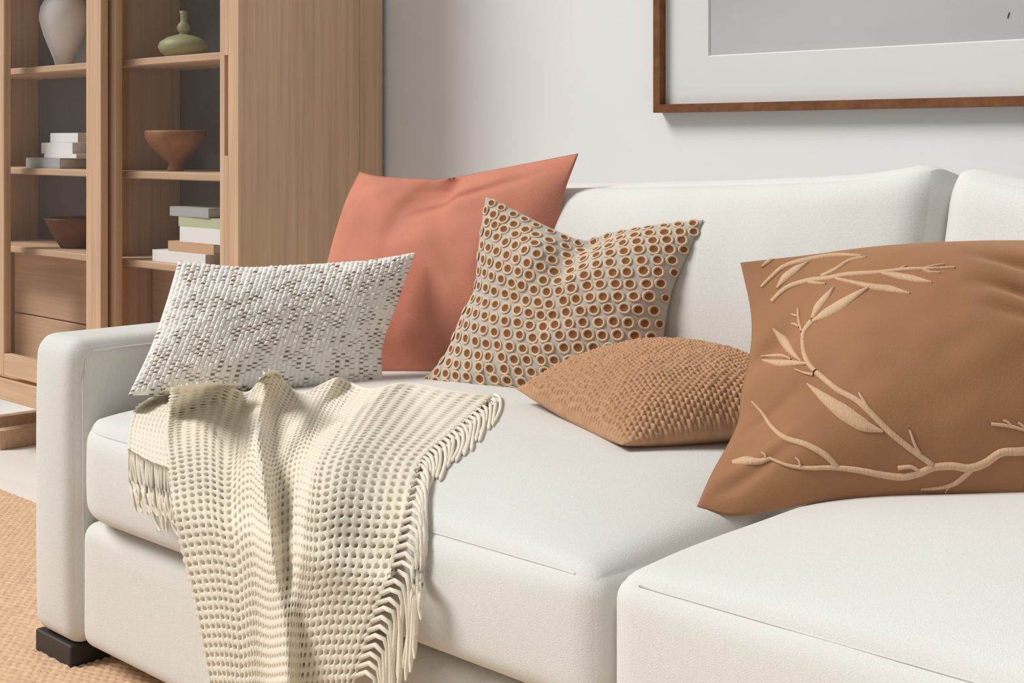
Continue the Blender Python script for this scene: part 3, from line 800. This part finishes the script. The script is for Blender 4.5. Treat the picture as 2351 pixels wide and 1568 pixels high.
def sheet_pts(U, V, su, tu):
    # smoothed depth of the coarse sheet, interpolated
    a = su*(D0.shape[0]-1); b = tu*(D0.shape[1]-1)
    i0 = np.minimum(a.astype(int), D0.shape[0]-2); j0 = np.minimum(b.astype(int), D0.shape[1]-2)
    fa = (a-i0)[:, None]; fb = (b-j0)[None, :]
    D = D0[i0][:, j0]*(1-fa)*(1-fb) + D0[i0+1][:, j0]*fa*(1-fb) + D0[i0][:, j0+1]*(1-fa)*fb + D0[i0+1][:, j0+1]*fa*fb
    D = D - lift(U, V)
    D = np.minimum(D, DRAW[i0][:, j0]*(1-fa)*(1-fb) + DRAW[i0+1][:, j0]*fa*(1-fb) + DRAW[i0][:, j0+1]*(1-fa)*fb + DRAW[i0+1][:, j0+1]*fa*fb - .020)
    return rays(U, V)*D[..., None] + np.array(CAM)
s0 = np.linspace(0, 1, 100); t0 = np.linspace(0, 1, 120)
Pc = sheet_pts(*coarse, s0, t0)
ls = np.concatenate([[0], np.cumsum(np.linalg.norm(np.diff(Pc, axis=0), axis=-1).mean(1))]); lt = np.concatenate([[0], np.cumsum(np.linalg.norm(np.diff(Pc, axis=1), axis=-1).mean(0))])
CELL = .0158
WS, WT = int(ls[-1]/CELL), int(lt[-1]/CELL)
SUB = 9
ns_, mt_ = WS*SUB+1, WT*SUB+1
su = np.interp(np.linspace(0, ls[-1], ns_), ls, s0); tu = np.interp(np.linspace(0, lt[-1], mt_), lt, t0)
U, V = sheet_px(EL, ER, ET, EB, ns_, mt_, su, tu)
Pf = sheet_pts(U, V, su, tu)
Pf = np.stack([blur(Pf[..., k], 20) for k in range(3)], -1)
N = normals(np.stack([blur(Pf[..., k], 60) for k in range(3)], -1)); N *= np.sign(np.mean(np.sum(N*(np.array(CAM)-Pf), -1)))
a = np.arange(ns_)/SUB; b = np.arange(mt_)/SUB
fa = (a-np.floor(a+.5))[:, None]; fb = (b-np.floor(b+.5))[None, :]
par = ((np.floor(a)[:, None] + np.floor(b)[None, :]) % 2)
pit = np.exp(-((fa/.21)**4+(fb/.19)**4))
bas = np.where(par > 0, np.abs(np.sin(np.pi*a))[:, None]*np.ones_like(fb), np.abs(np.sin(np.pi*b))[None, :]*np.ones_like(fa))
Pf = Pf + N*((-.0125*pit + .0010*bas)*np.clip((np.arange(mt_)/SUB-1.2)/2, 0, 1)[None, :])[..., None]
throw = empty('throw_blanket', tuple(Pf[ns_//2, mt_//3]), 'cream open weave fringed throw draped over the left seat cushion', 'blanket')
flip = (normals(Pf).mean((0, 1)) @ N.mean((0, 1))) < 0
mesh('woven_sheet', Pf.reshape(-1, 3), grid_faces(ns_, mt_, 0, flip), M['throw'], throw)
# the lower layer that shows at the left
L2 = [(392, 888), (325, 925), (300, 965), (290, 1045)]; R2_ = [(560, 880), (470, 930), (430, 1000), (420, 1100)]
T2 = [(392, 888), (470, 880), (560, 880)]; B2 = [(290, 1045), (345, 1075), (420, 1100)]
U2, V2 = sheet_px(L2, R2_, T2, B2, 91, 121)
D2 = smooth(fill(depth(U2[::3, ::3], V2[::3, ::3])), 12)
D2 = np.stack([np.interp(np.arange(121)/3, np.arange(41), r) for r in D2]); D2 = np.stack([np.interp(np.arange(91)/3, np.arange(31), D2[:, k]) for k in range(121)], -1)
P2 = rays(U2, V2)*(D2-.010)[..., None] + np.array(CAM)
N2 = normals(P2); N2 *= np.sign(np.mean(np.sum(N2*(np.array(CAM)-P2), -1)))
a = np.arange(91)/6; b = np.arange(121)/6
pit = np.exp(-(((a-np.floor(a+.5))[:, None]/.22)**2+((b-np.floor(b+.5))[None, :]/.22)**2))
P2 = P2 + N2*(-.004*pit)[..., None]
mesh('folded_layer', P2.reshape(-1, 3), grid_faces(91, 121), M['throw'], throw)

def strand(px, lifts, r):
    q = spline([(x, y, l) for (x, y), l in zip(px, lifts)], 12)
    pts = []
    last = None
    for x, y, l in q:
        rr = ray(x, y); h = DB.ray_cast(CAM, rr)
        d = (h[0]-CAM).dot(Vector((-R2, R2, 0))) if h[0] is not None else last
        if d is None: return
        if last is not None: d = min(max(d, last-.05), last+.05)
        last = d; pts.append(CAM + rr*(d-l))
    n_ = len(pts)
    V_, F_ = tube(pts, [r]*(n_-2)+[r*1.1, r*.5], 6)
    mesh('fringe_strand', V_, F_, M['throw'], throw)
er = spline(ER, 800)
def hem(v): return np.interp(v, er[:, 1], er[:, 0])
v = 908.0
while v < 1560:
    x, y = hem(v), v; j = random.uniform
    if y < 1075:          # lying on the seat beside the hem
        ln = 66 + j(-8, 8) + 16*(y-906)/154
        strand([(x-6, y-3), (x+9+j(-2, 2), y+5), (x+10+j(-4, 4), y+ln*.5), (x-2+j(-6, 6), y+ln)], [.026, .022, .010, .006], .0036)
        v += 8.5
    else:                 # looping out of the hem and hanging over the cushion front
        g_ = min(1, (y-1060)/200); ln = 150 + 80*g_ + j(-35, 45)
        e = 16 + 24*g_
        strand([(x-6, y+2), (x+e*.45, y-7), (x+e+j(-3, 3), y+14), (x+e*1.05+j(-7, 7), y+ln*.5), (x+e*.9+j(-13, 13), y+ln)], [.026, .030, .024, .016, .012], .0038)
        v += 15 + 6*g_
eb = spline(B2, 100)
for k in range(24):
    x, y = eb[int((k+.5)/24*78)]; j = random.uniform
    if k % 5 == 0: x += 3
    ln = 118 + j(-26, 30)
    strand([(x+2, y-14), (x+1, y), (x+4+j(-4, 4), y+ln*.4), (x+12+j(-7, 7), y+ln*.75), (x+18+j(-9, 9), y+ln)], [.014, .013, .009, .007, .006], .0029)
